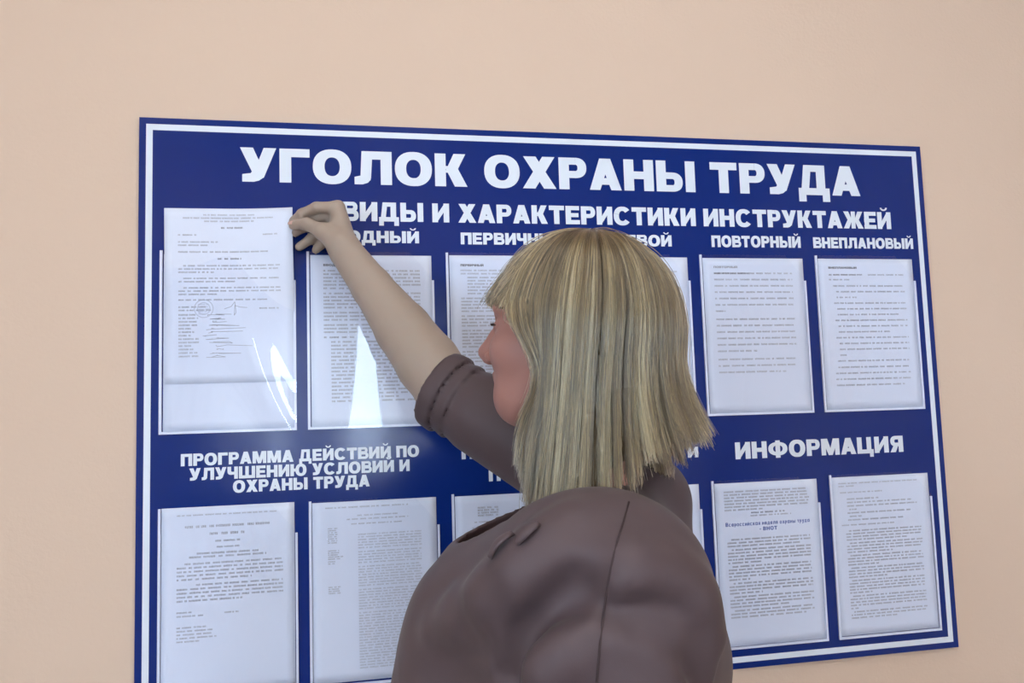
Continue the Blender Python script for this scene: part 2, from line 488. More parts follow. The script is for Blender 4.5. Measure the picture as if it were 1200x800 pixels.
def paper(x0, ztop, y, page, label, rot=0, bend=None, w=A4W):
    """one sheet with its printing; bend(x, d) -> stand-off towards the room (x, d from the top left corner)"""
    bend = bend or (lambda x, d: 0)
    root_z = ztop-A4H
    c, s_ = math.cos(rot), math.sin(rot)
    def P(x, d, off): return (x*c+d*s_, -bend(x, d)-off, A4H-d*c+x*s_)
    nx, nz = 14, 20
    V = [P(w*i/nx, A4H*j/nz, 0) for j in range(nz+1) for i in range(nx+1)]
    Fc = [(j*(nx+1)+i, (j+1)*(nx+1)+i, (j+1)*(nx+1)+i+1, j*(nx+1)+i+1) for j in range(nz) for i in range(nx)]
    o = obj('paper_sheet', V, Fc, M_paper, smooth=True)
    so = o.modifiers.new('thickness', 'SOLIDIFY'); so.thickness = .0002; so.offset = -1
    o.location = (x0, y, root_z)
    tag(o, label, 'paper', 'paper sheets in the board pockets')
    if page:
        for keys in (('ink', 'bold'), ('stamp',)):
            V = []; Fc = []; mi = []
            used = [k for k in keys if page.mb.get(k)]
            if not used: continue
            for q, slot in [(q, used.index(k)) for k in used for q in page.mb[k]]:
                mi.append(slot)
                n = len(V)
                pts = [(q[0], q[2]), (q[1], q[2]), (q[1], q[3]), (q[0], q[3])] if isinstance(q, tuple) else q
                ar = sum(pts[k][0]*pts[(k+1) % len(pts)][1]-pts[(k+1) % len(pts)][0]*pts[k][1] for k in range(len(pts)))
                if ar < 0: pts = pts[::-1]
                V += [P(a, d, .00035) for a, d in pts][::-1]; Fc.append(tuple(range(n, n+len(pts))))
            t = obj('printed_text' if keys[0] == 'ink' else 'round_stamp', V, Fc, None, o)
            for k in used: t.data.materials.append(MATS[k])
            t.data.polygons.foreach_set('material_index', mi)
    return o


PX = .0062       # a sheet's left edge inside its pocket
# lifted sheet in the first pocket
g = Page(1)
xc = .105
g.centred(xc, .085, .010); g.centred(xc, .150, .0155); g.centred(xc, .082, .021)
g.centred(xc+.004, .036, .032, .0028, 'bold')
g.line(.022, .052, .0445); g.line(.160, .186, .0445)
g.line(.022, .086, .0565, justify=False); g.line(.022, .070, .062, justify=False)
g.line(.022, .172, .0735)
g.centred(xc, .040, .085, .0028, 'bold')
y = g.block(.022, .188, .097, 3, .0055, last=.35, indent=.008)
y = g.block(.022, .188, y+.005, 2, .0055, last=.55, indent=.008)
y = g.block(.022, .188, y+.005, 3, .0055, last=.40, indent=.008)
g.line(.022, .170, y+.004)
y += .016
g.line(.022, .066, y); g.line(.022, .074, y+.0055); g.line(.152, .184, y+.003)
sx, sy = .110, y+.003
g.scribble([(sx-.015, sy+.002), (sx-.004, sy-.002), (sx+.002, sy-.010), (sx+.004, sy+.008), (sx+.001, sy+.013), (sx+.002, sy-.004), (sx+.010, sy-.001), (sx+.022, sy)], .0006, 'ink')
yy = y+.013
for k in range(13):
    g.line(.022, .022+.022+.012*g.r.random(), yy, .0026, justify=False)
    a = .066+.006*math.sin(k*.8)
    g.scribble([(a+.014*g.r.random()*q, yy+.002+.004*(g.r.random()-.5)) for q in range(1, 6)], .0007, 'ink')
    yy += .0058
g.scribble([(.062+.015*math.cos(a), y+.004+.015*math.sin(a)) for a in np.linspace(0, 6.3, 34)], .0012, 'stamp')
g.scribble([(.062+.010*math.cos(a), y+.004+.010*math.sin(a)) for a in np.linspace(0, 6.3, 26)], .0010, 'stamp')
for k in range(5): g.line(.053, .071, y-.004+k*.004, .002, 'stamp')


def bend0(x, d):
    f = max(0, x-.10)/.11
    return .0004+.0012*math.exp(-((d-.1)/.08)**2)+.022*f**1.7*math.exp(-((d-.045)/.075)**2) + (.003*math.exp(-(d/.07)**2))


paper(.0415, ZT-.1575, -.0012, g, 'white typed order with a stamp, lifted out of its pocket by the hand', rot=.0065, bend=bend0)
paper(COLX[0]+PX, ROWZ[0]-.006, -.0006, None, 'blank white sheet behind the lifted one in the upper left pocket')
# ВВОДНЫЙ
g = Page(2)
g.word('ВВОДНЫЙ', .022, .058, .0195, .0040, 'bold')
y = .026
for n, la in ((6, .3), (5, .35), (3, .5), (3, .7)):
    y = g.block(.022, .190, y, n, .0062, .0030, last=la, dens=1.2)+.0028
g.line(.022, .105, y, .003, 'bold'); y += .008
for k in range(17):
    e = .192 if k % 3 else .15
    g.line(.034, e, y, .003, dens=1.2); y += .0064
paper(COLX[1]+PX, ROWZ[0]-.0058, -.001, g, 'densely printed sheet under the heading hidden partly by the wrist and forearm')
# ПЕРВИЧНЫЙ
g = Page(3)
g.word('ПЕРВИЧНЫЙ', .020, .062, .0200, .0040, 'bold')
y = g.block(.020, .19, .026, 2, .006, .0028, last=.7)
y = g.block(.032, .18, y+.001, 6, .0058, .0028, last=.6, dens=1.2)
for n, la in ((5, .5), (4, .4), (6, .5), (4, .3), (5, .6)):
    y = g.block(.020, .19, y+.003, n, .0058, .0028, last=la, dens=1.2)
paper(COLX[2]+PX, ROWZ[0]-.0045, -.001, g, 'densely printed sheet in front of the face, left of the hair, upper row')
# ЦЕЛЕВОЙ
g = Page(4)
g.word('ЦЕЛЕВОЙ', .020, .055, .0200, .0040, 'bold')
y = g.block(.02, .188, .026, 2, .0065, .0026, last=.6)
y = g.block(.02, .188, y+.004, 7, .0075, .0026, last=.5)
paper(COLX[3]+PX, ROWZ[0]-.0055, -.001, g, 'printed sheet mostly hidden behind the back of the blond hair, upper row')
# ПОВТОРНЫЙ
g = Page(5)
g.word('ПОВТОРНЫЙ', .022, .071, .0195, .0040, 'ink')
y = .0280
for n, la in ((7, .13), (6, .50), (3, .88)):
    y = g.block(.022, .186, y, n, .0122, .0030, last=la)+.0035
    y += .0
g.mb['bold'] = []
g.line(.022, .096, .028, .0032, 'bold', justify=False)
paper(COLX[4]+PX, ROWZ[0]-.0062, -.001, g, 'widely spaced printed sheet in the second upper pocket from the right')
# ВНЕПЛАНОВЫЙ
g = Page(6)
g.word('ВНЕПЛАНОВЫЙ', .022, .084, .0200, .0040, 'bold')
g.line(.022, .097, .0305, .0030, 'bold', justify=False); g.line(.108, .188, .0305, .0028)
g.line(.022, .070, .0405, .0028)
y = .0530
for n, la in ((3, .3), (3, .9), (3, .75), (4, .1), (1, .8)):
    for k in range(n):
        g.line(.036-(.006 if k == 0 else 0), .190 if k < n-1 or n == 1 else .036+.15*la, y, .0028); y += .0114
y += .001
g.block(.024, .190, y, 4, .0117, .0028, last=.9, indent=.006)
paper(COLX[5]+PX, ROWZ[0]-.0060, -.001, g, 'printed sheet with an indented list in the upper pocket furthest right')
# lower row
g = Page(7)
g.line(.024, .185, .012, .0022)
g.centred(.104, .135, .030, .0038, 'ink'); g.centred(.104, .058, .0425, .0038, 'ink')
g.centred(.104, .040, .055, .0028); g.centred(.104, .036, .065, .0026)
g.centred(.104, .098, .074, .0030); g.centred(.104, .122, .0795, .0030)
y = g.block(.024, .192, .090, 5, .0062, .0028, last=.7, indent=.012)
y = g.block(.024, .192, y+.003, 5, .0062, .0028, last=.62, indent=.03)
g.line(.024, .048, y+.012); g.line(.024, .066, y+.018); g.line(.098, .124, y+.016)
for k, e in enumerate((.070, .084, .080, .086, .060)): g.line(.024, e, y+.036+.0055*k)
paper(COLX[0]+.005, ROWZ[1]+.0005, -.001, g, 'printed resolution with a centred title in the lower left pocket')
g = Page(8)
g.line(.022, .165, .0085, .0024)
g.centred(.110, .07, .023, .0022); g.centred(.110, .105, .029, .0022); g.centred(.110, .090, .037, .0022)
for y0, n, w in ((.043, 8, .018), (.080, 5, .026), (.098, 2, .018), (.140, 4, .028)):
    for k in range(n): g.line(.026, .026+w*(1-.3*g.r.random()), y0+k*.0034, .002)
y = .055
for k in range(48):
    if k in (6, 11, 19, 27): y += .0022
    g.line(.076, .184, y, .0022, dens=.8); y += .0045
paper(COLX[1]+.005, ROWZ[1]-.003, -.001, g, 'sheet with a dense grey text column under the programme heading, lower row')
g = Page(9)
for k in range(4): g.line(.040, .078, .020+.0045*k, .003)
g.line(.034, .06, .045); y = g.block(.03, .18, .055, 20, .0065, .0026)
paper(COLX[2]+.0055, ROWZ[1]-.004, -.001, g, 'sheet with a short text block above the collar, lower row')
g = Page(10)
y = g.block(.02, .186, .022, 26, .0075, .0026)
paper(COLX[3]+PX, ROWZ[1]-.004, -.001, g, 'sheet almost hidden behind the brown dress at her back, lower row')
g = Page(11)
y = g.block(.018, .192, .015, 7, .0056, .0028, last=.45, dens=1.25)
g.centred(.106, .070, y+.001, .0028, 'bold'); g.centred(.112, .085, y+.0065, .0026)
y = .103
for n, la in ((3, .9), (5, .4), (5, .25), (4, .4), (4, .7), (3, .9)):
    y = g.block(.020, .190, y, n, .0059, .0029, last=la, indent=.008, dens=1.25)+.001
pg = paper(COLX[4]+PX, ROWZ[1]-.0052, -.001, g, 'sheet with a blue title line in the lower pocket under the information heading')


def blue_line(text, w, y, cap):
    V = []; Fc = []
    lw, P = line_polys(text, gap=.17, space=.50); sx = w/lw
    for n_, q in enumerate(P):
        pts = [(.104-w/2+a*sx, -.0004-.00001*(n_ % 30), A4H-y+c_*cap) for a, c_ in q]
        ar = sum(pts[k][0]*pts[(k+1) % len(pts)][2]-pts[(k+1) % len(pts)][0]*pts[k][2] for k in range(len(pts)))
        n = len(V); V += pts if ar > 0 else pts[::-1]; Fc.append(tuple(range(n, n+len(pts))))
    obj('blue_title', V, Fc, M_inkblue, pg)


blue_line('Всероссийская неделя охраны труда', .172, .0800, .0074)
blue_line('- ВНОТ', .036, .0905, .0070)
g = Page(12)
g.line(.014, .186, .011, .0024); g.line(.014, .05, .0165, .0024); g.line(.016, .108, .0285, .0024)
y = .041
for k, e in enumerate((.10, .17, .182, .05, .168, .06, .15)):
    g.line(.030 if k not in (3, 5) else .034, e, y, .0026, dens=1.1); y += .0066
g.line(.016, .13, y+.003, .0024); y += .014
for n, la in ((4, .8), (4, .6), (4, .4), (4, .5), (5, .3), (5, .1), (3, .6)):
    y = g.block(.024, .188, y, n, .0056, .0026, last=la, indent=.006, dens=1.15)+.001
paper(COLX[5]+.005, ROWZ[1]-.0048, -.001, g, 'printed sheet in the lower pocket nearest the right bottom corner of the board')
# ------------------------------------------------------------------ the person: implicit surfaces turned into meshes
V3 = lambda *a: np.array(a, dtype=np.float64)


def nrm(v): v = np.asarray(v, float); return v/np.linalg.norm(v)


class Field:
    def __init__(s, lo, hi, h):
        s.h = h; s.lo = np.array(lo, float)
        s.n = np.ceil((np.array(hi)-s.lo)/h).astype(int)+1
        s.D = np.full(tuple(s.n), .5, np.float32)
    def box(s, lo, hi):
        a = np.clip(np.floor((np.asarray(lo)-s.lo)/s.h).astype(int), 0, s.n); b = np.clip(np.ceil((np.asarray(hi)-s.lo)/s.h).astype(int)+1, 0, s.n)
        if (b <= a).any(): return None
        ax = [(s.lo[i]+s.h*np.arange(a[i], b[i])).astype(np.float32) for i in range(3)]
        return tuple(slice(a[i], b[i]) for i in range(3)), np.meshgrid(*ax, indexing='ij', sparse=True)
    def put(s, lo, hi, fn, k, op='u', pad=.02):
        lo = np.asarray(lo)-pad-k; hi = np.asarray(hi)+pad+k
        r = s.box(lo, hi)
        if r is None: return
        sl, (X, Y, Z) = r
        d = fn(X, Y, Z).astype(np.float32); o = s.D[sl]
        if op == 'u':
            if k > 0:
                h = np.clip(.5+.5*(o-d)/k, 0, 1); s.D[sl] = o*(1-h)+d*h-k*h*(1-h)
            else: s.D[sl] = np.minimum(o, d)
        else:                                     # subtract
            if k > 0:
                h = np.clip(.5-.5*(o+d)/k, 0, 1); s.D[sl] = o*(1-h)-d*h+k*h*(1-h)
            else: s.D[sl] = np.maximum(o, -d)
    def cone(s, a, b, ra, rb, k=.01, op='u'):
        a = np.asarray(a, float); b = np.asarray(b, float); R = max(ra, rb)
        ba = b-a; L2 = float(ba@ba)
        def fn(X, Y, Z):
            t = np.clip(((X-a[0])*ba[0]+(Y-a[1])*ba[1]+(Z-a[2])*ba[2])/L2, 0, 1)
            return np.sqrt((X-a[0]-t*ba[0])**2+(Y-a[1]-t*ba[1])**2+(Z-a[2]-t*ba[2])**2)-(ra+(rb-ra)*t)
        s.put(np.minimum(a, b)-R, np.maximum(a, b)+R, fn, k, op)
    def chain(s, pts, rad, k=.01, op='u'):
        for i in range(len(pts)-1): s.cone(pts[i], pts[i+1], rad[i], rad[i+1], k if i == 0 else min(k, .006) if op == 'u' else k, op)
    def ell(s, c, ax, r, k=.01, op='u'):
        c = np.asarray(c, float); A = [nrm(v) for v in ax]; R = max(r)
        def fn(X, Y, Z):
            q = [(X-c[0])*v[0]+(Y-c[1])*v[1]+(Z-c[2])*v[2] for v in A]
            k0 = np.sqrt(sum((q[i]/r[i])**2 for i in range(3))); k1 = np.sqrt(sum((q[i]/r[i]**2)**2 for i in range(3)))+1e-9
            return k0*(k0-1)/k1
        s.put(c-R, c+R, fn, k, op)
    def mesh(s, iso=0.0, smooth=1):
        D = s.D; ins = D < iso
        c = np.zeros(tuple(s.n-1), np.uint8)
        for i in (0, 1):
            for j in (0, 1):
                for k in (0, 1):
                    c += ins[i:s.n[0]-1+i, j:s.n[1]-1+j, k:s.n[2]-1+k]
        act = np.argwhere((c > 0) & (c < 8)); del c
        n = s.n-1
        lin = (act[:, 0]*n[1]+act[:, 1])*n[2]+act[:, 2]
        val = np.empty((len(act), 8), np.float32); corners = [(i, j, k) for i in (0, 1) for j in (0, 1) for k in (0, 1)]
        for q, (i, j, k) in enumerate(corners): val[:, q] = D[act[:, 0]+i, act[:, 1]+j, act[:, 2]+k]-iso
        P = np.zeros((len(act), 3)); cnt = np.zeros(len(act))
        for p in range(8):
            for q in range(p+1, 8):
                cp, cq = np.array(corners[p]), np.array(corners[q])
                if abs(cp-cq).sum() != 1: continue
                x = (val[:, p] < 0) != (val[:, q] < 0)
                t = val[x, p]/(val[x, p]-val[x, q])
                P[x] += cp+(cq-cp)*t[:, None]; cnt[x] += 1
        P /= cnt[:, None]
        verts = s.lo+s.h*(act+P)
        faces = []
        for ax in range(3):
            o1, o2 = [(1, 2), (2, 0), (0, 1)][ax]
            sl0 = [slice(None)]*3; sl1 = [slice(None)]*3; sl0[ax] = slice(0, -1); sl1[ax] = slice(1, None)
            A_, B_ = ins[tuple(sl0)], ins[tuple(sl1)]
            e = np.argwhere(A_ != B_)
            ok = (e[:, o1] > 0) & (e[:, o2] > 0) & (e[:, o1] < n[o1]) & (e[:, o2] < n[o2]); e = e[ok]
            fl = A_[e[:, 0], e[:, 1], e[:, 2]]
            qs = []
            for d1, d2 in ((-1, -1), (0, -1), (0, 0), (-1, 0)):
                f = e.copy(); f[:, o1] += d1; f[:, o2] += d2
                qs.append(np.searchsorted(lin, (f[:, 0]*n[1]+f[:, 1])*n[2]+f[:, 2]))
            Q = np.stack(qs, 1); Q[~fl] = Q[~fl][:, ::-1]
            faces.append(Q)
        F = np.concatenate(faces)
        for _ in range(smooth):
            acc = np.zeros_like(verts); w = np.zeros(len(verts))
            for i in range(4):
                a, b_ = F[:, i], F[:, (i+1) % 4]
                for c_ in range(3): acc[:, c_] += np.bincount(a, verts[b_, c_], len(verts))+np.bincount(b_, verts[a, c_], len(verts))
                w += np.bincount(a, minlength=len(verts))+np.bincount(b_, minlength=len(verts))
            verts = verts*.4+.6*acc/np.maximum(w, 1)[:, None]
        return verts, F


def fast_obj(name, V, F, m, parent):
    me = bpy.data.meshes.new(name)
    me.vertices.add(len(V)); me.vertices.foreach_set('co', np.ascontiguousarray(V, np.float32).ravel())
    k = F.shape[1]
    me.loops.add(F.size); me.loops.foreach_set('vertex_index', np.ascontiguousarray(F, np.int32).ravel())
    me.polygons.add(len(F)); me.polygons.foreach_set('loop_start', np.arange(0, F.size, k, dtype=np.int32))
    me.update(calc_edges=True); me.validate()
    me.polygons.foreach_set('use_smooth', np.ones(len(me.polygons), bool))
    me.materials.append(m)
    o = bpy.data.objects.new(name, me); COL.objects.link(o); o.parent = parent
    if parent: o.location = -Vector(parent.location)
    return o


M_skin = mat('skin', (.325, .262, .215), .5, .3, noise=(60, .4, (.335, .24, .195)), bump=(500, .0004, .25), sss=.08)
M_dress = mat('mauve_cloth', (.073, .050, .055), .58, .3, noise=(25, .3, (.067, .046, .051)), bump=(900, .0004, .25), sheen=.04)
def flush_shade(M, c, r0, r1, col):
    """ruddier skin on the face than on the arms"""
    nt = M.node_tree; b = nt.nodes['Principled BSDF']; src = b.inputs['Base Color'].links[0].from_socket
    tc = nt.nodes.new('ShaderNodeTexCoord'); vm = nt.nodes.new('ShaderNodeVectorMath'); vm.operation = 'DISTANCE'; vm.inputs[1].default_value = tuple(map(float, c))
    nt.links.new(tc.outputs['Object'], vm.inputs[0])
    r = nt.nodes.new('ShaderNodeMapRange'); r.inputs[1].default_value = r0; r.inputs[2].default_value = r1; r.inputs[3].default_value = 1; r.inputs[4].default_value = 0
    nt.links.new(vm.outputs['Value'], r.inputs[0])
    x = nt.nodes.new('ShaderNodeMix'); x.data_type = 'RGBA'; x.inputs[7].default_value = (*col, 1)
    nt.links.new(r.outputs[0], x.inputs[0]); nt.links.new(src, x.inputs[6]); nt.links.new(x.outputs[2], b.inputs['Base Color'])
flush_shade(M_skin, (.60, -.46, 1.50), .16, .24, (.31, .155, .13))  # face colour holds real ruddiness plus painted shade from the hair
M_dark = mat('dark_seam', (.05, .035, .037), .8, .1)
M_lash = mat('dark_lash', (.03, .02, .018), .7, .1)
M_eye = mat('eye_white', (.75, .72, .70), .15, .5)
M_iris = mat('iris', (.08, .09, .07), .15, .5)
M_shoe = mat('black_leather', (.02, .02, .02), .35, .5)
M_nail = mat('nail', (.62, .40, .34), .25, .5)

UP = V3(0, 0, 1)
# head frame: Fh looks to the lifted sheet, Sh points to the ear on the camera's side
F0 = nrm(V3(-.83, .56, 0)); S0 = np.cross(UP, F0)
pt = math.radians(7)
Fh = F0*math.cos(pt)+UP*math.sin(pt); Uh = UP*math.cos(pt)-F0*math.sin(pt); Sh = S0
HC = V3(.617, -.450, 1.597)
def H(f, s, u): return HC+Fh*f+Sh*s+Uh*u
# torso frame
Ft = nrm(V3(-.94, .34, 0)); St = np.cross(UP, Ft)
NB = V3(.605, -.520, 1.375)                   # base of the neck
def T(f, s, z): q = NB+Ft*f+St*s; q[2] = z; return q

SHL = un(716, 700, -.712)                      # near (left) shoulder
SHR = V3(.722, -.335, 1.372)                  # far (right) shoulder, raised
EL = V3(.497, -.205, 1.528)                   # right elbow
WR = un(407, 297, -.088)                      # right wrist

person = empty('person', (.63, -.46, 0))
tag(person, 'woman in mauve dress with blond bob, arm raised to a sheet on the board', 'person')

# ---------- body
bf = Field((.20, -.80, -.006), (.86, .004, 1.91), .0028)
# head
bf.ell(H(-.012, 0, .020), (Fh, Sh, Uh), (.098, .077, .098), 0)
bf.ell(H(.030, 0, -.030), (Fh, Sh, Uh), (.066, .062, .085), .03)
bf.cone(H(.055, -.022, -.088), H(.055, .022, -.088), .026, .026, .03)      # chin
bf.cone(H(.062, 0, -.098), H(.068, 0, -.094), .017, .014, .02)
for s in (-1, 1):
    bf.cone(H(-.02, s*.052, -.045), H(.045, s*.028, -.088), .020, .020, .03)  # jaw
    bf.ell(H(.058, s*.040, -.028), (Fh, Sh, Uh), (.030, .026, .028), .02)     # cheek
    bf.cone(H(.082, s*.040, .026), H(.090, s*.012, .022), .010, .011, .014)   # brow ridge
    bf.ell(H(.094, s*.032, .002), (Fh, Sh, Uh), (.014, .018, .012), .012, 's')  # socket
    bf.ell(H(.078, s*.032, .002), (Fh, Sh, Uh), (.0135, .0145, .0125), .004)    # lids
    bf.ell(H(-.010, s*.078, -.012), (Fh, Sh, Uh), (.017, .007, .030), .006)     # ear
    bf.ell(H(-.006, s*.086, -.010), (Fh, Sh, Uh), (.009, .005, .018), .004, 's')
    bf.ell(H(.100, s*.012, -.036), (Fh, Sh, Uh), (.010, .008, .008), .006)      # nostril wings
bf.chain([H(.086, 0, .018), H(.102, 0, -.010), H(.115, 0, -.030)], [.0085, .009, .0105], .012)
bf.ell(H(.107, 0, -.042), (Fh, Sh, Uh), (.010, .006, .005), .006)
bf.cone(H(.088, -.016, -.062), H(.088, .016, -.062), .006, .006, .006)
bf.ell(H(.092, 0, -.0585), (Fh, Sh, Uh), (.0085, .019, .0055), .004)
bf.ell(H(.089, 0, -.0690), (Fh, Sh, Uh), (.009, .016, .0060), .004)
bf.cone(H(.096, -.016, -.0635), H(.096, .016, -.0635), .0018, .0018, .003, 's')
# neck and trunk
bf.cone(H(-.030, 0, -.06), V3(.612, -.50, 1.36), .053, .052, .03)
bf.cone(T(.01, .02, 1.315), SHL, .050, .050, .05)
bf.cone(T(.0, -.02, 1.33), SHR, .050, .050, .05)
bf.ell(T(.03, .0, 1.18), (Ft, St, UP), (.125, .145, .165), .05)
bf.ell(T(.03, 0, .95), (Ft, St, UP), (.125, .165, .20), .08)
# legs
for s in (-1, 1):
    hip = T(.0, s*.085, .88); knee = T(.015, s*.085, .49); ank = T(-.015, s*.085, .085)
    bf.chain([hip, knee], [.085, .056], .05); bf.chain([knee, T(-.015, s*.085, .33), ank], [.054, .056, .037], .02)
    bf.cone(ank-UP*.035, T(.10, s*.095, .035), .036, .028, .02)
# near arm, hanging, bent slightly forward, with its hand
ELL = SHL+V3(-.006, -.03, -.27); WRL = ELL+Ft*.13+V3(0, 0, -.215)
bf.chain([SHL, SHL*.5+ELL*.5, ELL], [.052, .047, .042], .03); bf.chain([ELL, ELL+(WRL-ELL)*.35, WRL], [.041, .040, .026], .015)
da = nrm(WRL-ELL); sd = St; dn = nrm(np.cross(da, sd))
bf.ell(WRL+da*.05, (da, dn, sd), (.055, .038, .016), .02)
for q, (off, L, r) in enumerate(((.027, .070, .0085), (.009, .078, .009), (-.009, .072, .0085), (-.026, .056, .0075))):
    p0 = WRL+da*.085+dn*off; p1 = p0+da*L*.5-sd*.006; p2 = p1+da*L*.32-sd*.016; p3 = p2+da*L*.2-sd*.016
    bf.chain([p0, p1, p2, p3], [r, r*.95, r*.9, r*.8], .004)
bf.chain([WRL+da*.02+dn*.028, WRL+da*.055+dn*.050-sd*.012, WRL+da*.085+dn*.054-sd*.02], [.014, .011, .009], .008)
# raised arm
FD = WR-EL
bf.cone(SHR, EL, .050, .046, .03)
bf.chain([EL, EL+FD*.22, EL+FD*.45, EL+FD*.75, WR], [.0475, .0490, .0440, .0330, .0275], .02)
# hand
K1, K2, K3, K4 = un(396, 243, -.062), un(395, 250, -.047), un(391, 262, -.036), un(388, 275, -.029)
CM = un(397, 286, -.088)
hb = [K1, K2, K3, K4]
for K, r0, r1 in ((K1, .0175, .0125), (K2, .0180, .0120), (K3, .0170, .0110), (K4, .0155, .0100)):
    bf.cone(WR+(K-WR)*.12, K, r0, r1, .012)
TM, TI, TT = un(378, 271, -.074), un(360, 262.5, -.057), un(343.5, 264, -.037)
bf.chain([WR+(CM-WR)*.5, CM, TM], [.020, .0190, .0140], .014)
bf.chain([TM, TI, TT], [.0125, .0105, .0082], .006)
FING = [
    ([K1, un(371, 243, -.060), un(354, 250, -.044), un(343, 259, -.0225)], (.0110, .0095, .0085, .0072)),
    ([K2, un(369, 255, -.040), un(356, 266, -.030), un(346, 273, -.022)], (.0108, .0096, .0086, .0074)),
    ([K3, un(377, 270, -.028), un(364, 280, -.022), un(351, 289, -.0185)], (.0102, .0094, .0086, .0078)),
    ([K4, un(383, 280, -.022), un(376, 287, -.019), un(370, 293, -.0165)], (.0092, .0082, .0076, .0070)),
]
for P_, R_ in FING: bf.chain(P_, R_, .004)
bf.cone(TM, K1+(WR-K1)*.35, .006, .006, .012)                 # web between thumb and forefinger
Vb, Fb = bf.mesh(smooth=2)
fast_obj('body', Vb, Fb, M_skin, person)
del bf
# nails
def nail(c, along, out, w, l, name='fingernail'):
    a = nrm(along); n_ = nrm(out-a*(out@a)); sde = np.cross(a, n_)
    V = []; Fc = []
    for i in range(5):
        for j in range(5):
            x = (i-2)/2; y = (j-2)/2
            V.append(c+a*l*y*.5+sde*w*x*.5*(1-.25*max(0, y)**2)-n_*(.0016*x*x+.0006*y*y)+n_*.0008)
    for i in range(4):
        for j in range(4): q = i*5+j; Fc.append((q, q+5, q+6, q+1))
    o = obj(name, V, Fc, M_nail, person, smooth=True); o.location = -Vector(person.location)
    so = o.modifiers.new('t', 'SOLIDIFY'); so.thickness = .0008
nail(TT+nrm(TT-TI)*.002+nrm(V3(-.2, -.75, .5))*.0082, TT-TI, V3(-.2, -.75, .5), .010, .012)

# ---------- eyes, brows
for s in (-1, 1):
    V = []; Fc = []
    c = H(.0775, s*.032, .002)
    for i in range(9):
        for j in range(16):
            th = math.pi*i/8; ph = 2*math.pi*j/16
            V.append(c+.0125*(Fh*math.cos(th)+Sh*math.sin(th)*math.cos(ph)+Uh*math.sin(th)*math.sin(ph)))
    for i in range(8):
        for j in range(16): Fc.append((i*16+j, (i+1)*16+j, (i+1)*16+(j+1) % 16, i*16+(j+1) % 16))
    e = obj('eye', V, Fc, M_eye, person, smooth=True); e.location = -Vector(person.location)
    V = []; Fc = []
    for i in range(7):                                     # lash line and brow as thin ridges
        t = i/6-.5
        for dz in (0, 1):
            V.append(H(.0925-.02*t*t-.004*(s*t+.5), s*.032+t*.026, .0055-.012*t*t)+Fh*.006*dz-Uh*.001*dz+Uh*.001)
    for i in range(6): Fc.append((2*i, 2*i+1, 2*i+3, 2*i+2))
    e = obj('eyelash', V, Fc, M_lash, person); e.location = -Vector(person.location)
    so = e.modifiers.new('t', 'SOLIDIFY'); so.thickness = .001
    V = []; Fc = []
    for i in range(9):
        t = i/8-.5
        for dz in (-1, 1):
            V.append(H(.0985-.028*(t+.3)**2-.008*(t+.5), s*(.034+t*.040), .0265-.010*t*t+dz*.0022*(1-abs(t))))
    for i in range(8): Fc.append((2*i, 2*i+1, 2*i+3, 2*i+2))
    e = obj('eyebrow', V, Fc, M_lash, person); e.location = -Vector(person.location)
    so = e.modifiers.new('t', 'SOLIDIFY'); so.thickness = .002; so.offset = 0

# ---------- dress
df = Field((.30, -.90, .50), (.96, -.10, 1.66), .0033)
df.ell(T(.025, 0, 1.20), (Ft, St, UP), (.155, .170, .165), 0)
df.ell(T(-.045, -.01, 1.25), (Ft, St, UP), (.100, .140, .13), .05)           # rounded upper back
for s in (-1, 1): df.ell(T(.125, s*.070, 1.180), (Ft, St, UP), (.080, .085, .085), .05)
df.cone(T(.080, .0, 1.250), T(.125, 0, 1.18), .056, .092, .05)
df.ell(T(.05, 0, .98), (Ft, St, UP), (.165, .185, .20), .08)
df.ell(T(.02, 0, .84), (Ft, St, UP), (.165, .195, .20), .08)
df.cone(T(.03, 0, .80), T(.03, 0, .40), .19, .205, .05)
df.cone(T(-.02, -.03, 1.340), SHR+V3(.02, 0, 0), .064, .066, .06)
df.cone(SHR+V3(.002, -.02, -.01), T(-.075, -.06, 1.20), .058, .080, .05)
# near shoulder and sleeve, one sweep of cloth from the collar to the arm
df.cone(T(.040, .04, 1.292), SHL+V3(-.005, .02, -.002), .060, .056, .075)
df.cone(T(-.04, .05, 1.335), SHL+V3(.03, .03, .0), .055, .050, .06)
df.cone(un(560, 725, -.565), un(650, 700, -.65), .060, .068, .10)
df.chain([SHL, SHL*.5+ELL*.5, ELL-V3(0, 0, .05)], [.058, .072, .072], .11)
NK = V3(.575, -.497, 1.392)
df.cone(T(.045, .015, 1.33), NK, .100, .084, .035)                   # rise to the neck
df.cone(ELL-V3(-.002, .002, .055)+V3(0, 0, -.03), ELL-V3(0, 0, .20), .085, .10, .004, 's') if False else None
# raised sleeve with its rolled cuff
CUFF = EL+(SHR-EL)*.02
ua = nrm(SHR-EL); UL = np.linalg.norm(SHR-EL)
def sleeve(X, Y, Z):
    a = EL-ua*.03
    t = (X-a[0])*ua[0]+(Y-a[1])*ua[1]+(Z-a[2])*ua[2]
    q = np.sqrt((X-a[0]-t*ua[0])**2+(Y-a[1]-t*ua[1])**2+(Z-a[2]-t*ua[2])**2)
    r = np.interp(t, [0, .005, .028, .030, .050, .052, .074, .12, .26], [.0590, .0615, .0635, .0565, .0620, .0560, .0620, .064, .070])
    return np.maximum(np.maximum((q-r)*.9, -t), t-UL)
df.put(np.minimum(EL, SHR)-.10, np.maximum(EL, SHR)+.08, sleeve, .02)
